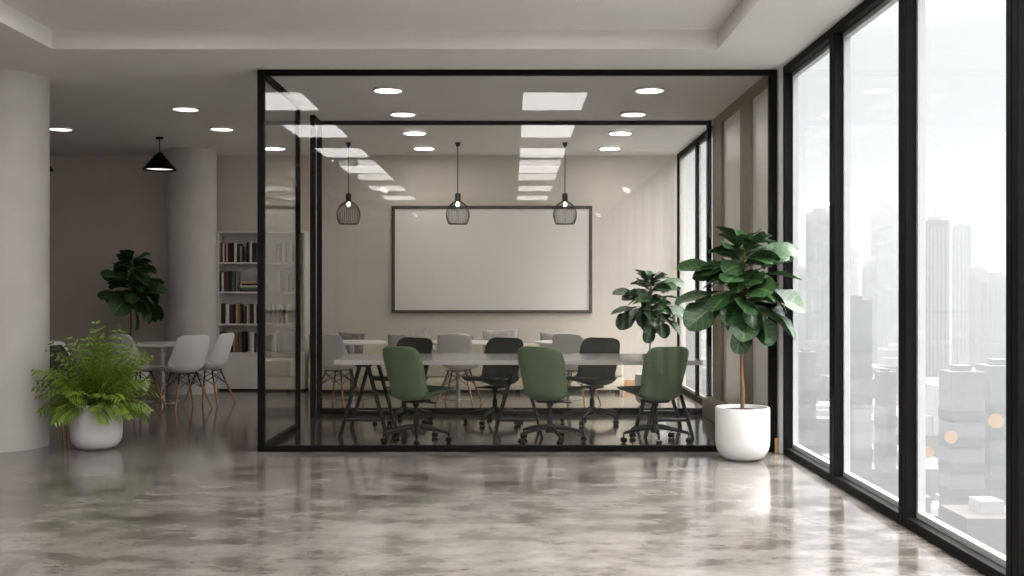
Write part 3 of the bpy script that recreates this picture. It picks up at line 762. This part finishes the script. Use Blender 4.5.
# ------------------------------------------------------------------ city outside
GZ = -85.0
M['conc'] = mat('pale_facade', (.115, .115, .117), .8, var=.1, scale=.02)
M['cglass'] = mat('facade_glass', (.085, .087, .09), .5, var=.1, scale=.05)
M['darkf'] = mat('grey_facade', (.045, .048, .052), .8, var=.1, scale=.02)
M['ground'] = mat('city_ground', (.13, .13, .127), .9, var=.3, scale=.02)
struct(obj('ground', box(BM(), 20, 2600, -500, 3200, GZ - 1, GZ), M['ground'], smooth=False))
def tower(px0, px1, top, Y, label, bands=True, crown=None, mast=False, rnd=False):
    x0, x1 = at(px0, Y), at(px1, Y); w = (x1 - x0) / 2; h = up(top, Y) - GZ
    t = empty('tower', ((x0 + x1) / 2, Y + w, GZ), 0, label, 'building', 'towers seen through the windows')
    if rnd:
        bm = lathe(BM(), [(0, 0), (w, 0), (w, h - w * .5), (w * .85, h - w * .15), (w * .5, h), (0, h)], 28)
    else:
        bm = box(BM(), -w, w, -w, w, 0, h)
    obj('facade', bm, M['darkf' if (mast or rnd) else 'conc'], t, smooth=rnd)
    bm = BM(); n = 5
    if rnd:
        for k in range(14):
            a = 2 * math.pi * k / 14; cx, cy = w * math.cos(a), w * math.sin(a); q = w * .12
            box(bm, cx - q, cx + q, cy - q, cy + q, h * .03, h - w * .6)
    elif Y < 330:
        nf = 9
        for k in range(nf):
            z = h * (.12 + .8 * k / nf); q = w + .15
            box(bm, -q, q, -q, q, z, z + h * .035)
    else:
        for k in range(n):
            a = -w + (k + .3) * 2 * w / n; b = a + .4 * 2 * w / n
            box(bm, a, b, -w - .25, -w + .1, h * .04, h - 3); box(bm, a, b, w - .1, w + .25, h * .04, h - 3)
            box(bm, -w - .25, -w + .1, a, b, h * .04, h - 3); box(bm, w - .1, w + .25, a, b, h * .04, h - 3)
    obj('window_band', bm, M['cglass'], t, smooth=False)
    if not rnd:
        bm = box(BM(), -w * .55, w * .4, -w * .5, w * .5, h, h + w * .35); obj('plant_room', bm, M['conc'], t, smooth=False)
    if mast: obj('mast', tube(BM(), [(0, 0, h), (0, 0, h + w * 1.6)], [w * .12, w * .04], 8), M['conc'], t)
TW = [(812, 834, 212, 420, 'pale tower seen through the window pane next to the tall potted fig', False, False),
      (879, 904, 208, 620, 'pale tall tower at the right edge of the second window pane from the corner', False, False),
      (866, 877, 262, 560, 'short hazy tower left of the pale tall tower in the second window pane', False, False),
      (848, 858, 246, 700, 'slim faint tower in the left half of the second window pane', False, False),
      (919, 931, 224, 520, 'light slab tower touching the darker masted tower in the third window pane', False, False),
      (929, 949, 220, 430, 'broad grey tower with a roof mast in the third window pane', False, True),
      (957, 973, 222, 560, 'slender round-topped grey tower right of the masted tower', True, False),
      (975, 988, 268, 500, 'low twin-topped block right of the round-topped tower', False, False),
      (990, 1012, 276, 460, 'wide pale block at the right edge of the third window pane', False, False),
      (796, 808, 268, 520, 'hazy mid-rise block at the left edge of the first window pane', False, False),
      (846, 872, 300, 300, 'wide pale office block low in the second window pane', False, False),
      (952, 985, 372, 250, 'darker office block low in the middle of the third window pane', False, False),
      (800, 816, 352, 260, 'pale office block low in the first window pane', False, False),
      (880, 896, 372, 230, 'narrow white office block low at the right of the second window pane', False, False),
      (990, 1024, 366, 260, 'grey office block low at the right of the third window pane', False, False),
      (683, 697, 300, 420, 'hazy block seen through the lounge windows', False, False)]
for a, b, top, Y, l, rd, ms in TW: tower(a, b, top, Y, l, rnd=rd, mast=ms)
rng = random.Random(11); bm = BM(); TB = [(o.location.x, o.location.y, max(abs(v.co.x) for v in o.children[0].data.vertices) + 1) for o in list(C.objects) if o.name.startswith('tower')]
for k in range(520):
    Y = 130 + 900 * rng.random() ** 1.5; s = rng.uniform(.12, .50); x = s * Y
    w = rng.uniform(5, 12) * (1 + Y / 900); hh = rng.uniform(8, 38) + (18 if Y > 350 else 0)
    hh = min(hh, -GZ + CAMZ - Y * .022 + 0 if Y < 800 else 60); hh = max(hh, 6)
    if any(abs(x - a) < w + c and abs(Y - b) < w + c for a, b, c in TB): continue
    box(bm, x - w, x + w, Y - w, Y + w, GZ, GZ + hh, mi=rng.choice((0, 0, 1, 2)))
    box(bm, x - w * .4, x + w * .3, Y - w * .5, Y + w * .3, GZ + hh, GZ + hh + rng.uniform(2, 4), mi=0)
M['conc2'] = mat('white_facade', (.19, .186, .182), .8, var=.08, scale=.05)
M['conc3'] = mat('brownish_facade', (.08, .072, .067), .8, var=.1, scale=.05)
tag(obj('city_blocks', bm, [M['conc2'], M['conc'], M['conc3']], None, smooth=False), 'sprawl of low hazy city buildings far below the windows', 'buildings', None, 'stuff')
M['amber'] = emit('amber_light', (.46, .34, .23), 1.0)
for px, py, Y, r, l in ((996, 421, 186, 1.25, 'blurred amber city light low at the right of the third window pane'), (951, 437, 205, 1.2, 'blurred amber city light on the darker office block'), (844, 315, 295, 1.6, 'blurred amber city light beside the wide pale office block'), (928, 452, 180, 1.0, 'faint amber city light at the lower left of the third window pane')):
    tag(obj('city_light', lathe(BM(), [(r * math.sin(math.pi * k / 10), -r * math.cos(math.pi * k / 10)) for k in range(11)], 20, (at(px, Y), Y, up(py, Y))), M['amber']), l, 'light', 'amber lights in the city')
# haze lying over the city
hz = bpy.data.materials.new('city_haze'); hz.use_nodes = True; nt = hz.node_tree; nt.nodes.clear()
vs = nt.nodes.new('ShaderNodeVolumeScatter'); vs.inputs['Color'].default_value = (.985, .99, 1, 1); vs.inputs['Density'].default_value = .0006
va = nt.nodes.new('ShaderNodeVolumeAbsorption'); va.inputs['Color'].default_value = (0, 0, 0, 1); va.inputs['Density'].default_value = .00112
ad = nt.nodes.new('ShaderNodeAddShader'); nt.links.new(vs.outputs[0], ad.inputs[0]); nt.links.new(va.outputs[0], ad.inputs[1])
o_ = nt.nodes.new('ShaderNodeOutputMaterial'); nt.links.new(ad.outputs[0], o_.inputs['Volume'])
hzo = obj('haze', box(BM(), 30, 2500, -450, 3100, GZ - .5, 60), hz, smooth=False)
tag(hzo, 'pale mist lying over the city beyond the windows', 'haze', None, 'stuff')

# ------------------------------------------------------------------ overcast sky
w = bpy.data.worlds.new('overcast_sky'); sc.world = w; w.use_nodes = True; nt = w.node_tree; nt.nodes.clear(); N = nt.nodes.new; L = nt.links.new
tc = N('ShaderNodeTexCoord'); sp = N('ShaderNodeSeparateXYZ'); L(tc.outputs['Generated'], sp.inputs[0])
rp = N('ShaderNodeValToRGB'); L(sp.outputs['Z'], rp.inputs[0]); e = rp.color_ramp.elements
e[0].position = 0.0; e[0].color = (.375, .39, .405, 1); e[1].position = .9; e[1].color = (1, 1, 1, 1)
a = e.new(.16); a.color = (.415, .425, .435, 1)
a = e.new(.30); a.color = (.55, .555, .56, 1)
mr = N('ShaderNodeMapRange'); mr.inputs['From Min'].default_value = .22; mr.inputs['From Max'].default_value = .6; mr.inputs['To Min'].default_value = 1.0; mr.inputs['To Max'].default_value = 8.0
L(sp.outputs['Z'], mr.inputs['Value'])
bg = N('ShaderNodeBackground'); L(rp.outputs[0], bg.inputs[0]); L(mr.outputs[0], bg.inputs[1])
o_ = N('ShaderNodeOutputWorld'); L(bg.outputs[0], o_.inputs[0])

# ------------------------------------------------------------------ camera and view
cam = bpy.data.cameras.new('camera'); co = bpy.data.objects.new('camera', cam); C.objects.link(co)
co.location = (0, 0, CAMZ); co.rotation_euler = (R(90), 0, 0)
cam.sensor_width = 36; cam.lens = 36 * F / 1024; cam.shift_y = 2 / 1024; cam.shift_x = -.5 / 1024
cam.clip_end = 6000
sc.camera = co
vsn = sc.view_settings; vsn.view_transform = 'Standard'; vsn.look = 'None'; vsn.gamma = 1; vsn.exposure = 0.9; vsn.use_curve_mapping = False
cy = sc.cycles
cy.use_denoising = True; cy.max_bounces = 14; cy.diffuse_bounces = 6; cy.glossy_bounces = 6; cy.transparent_max_bounces = 32; cy.volume_bounces = 3; cy.transmission_bounces = 8
cy.sample_clamp_indirect = 8.0
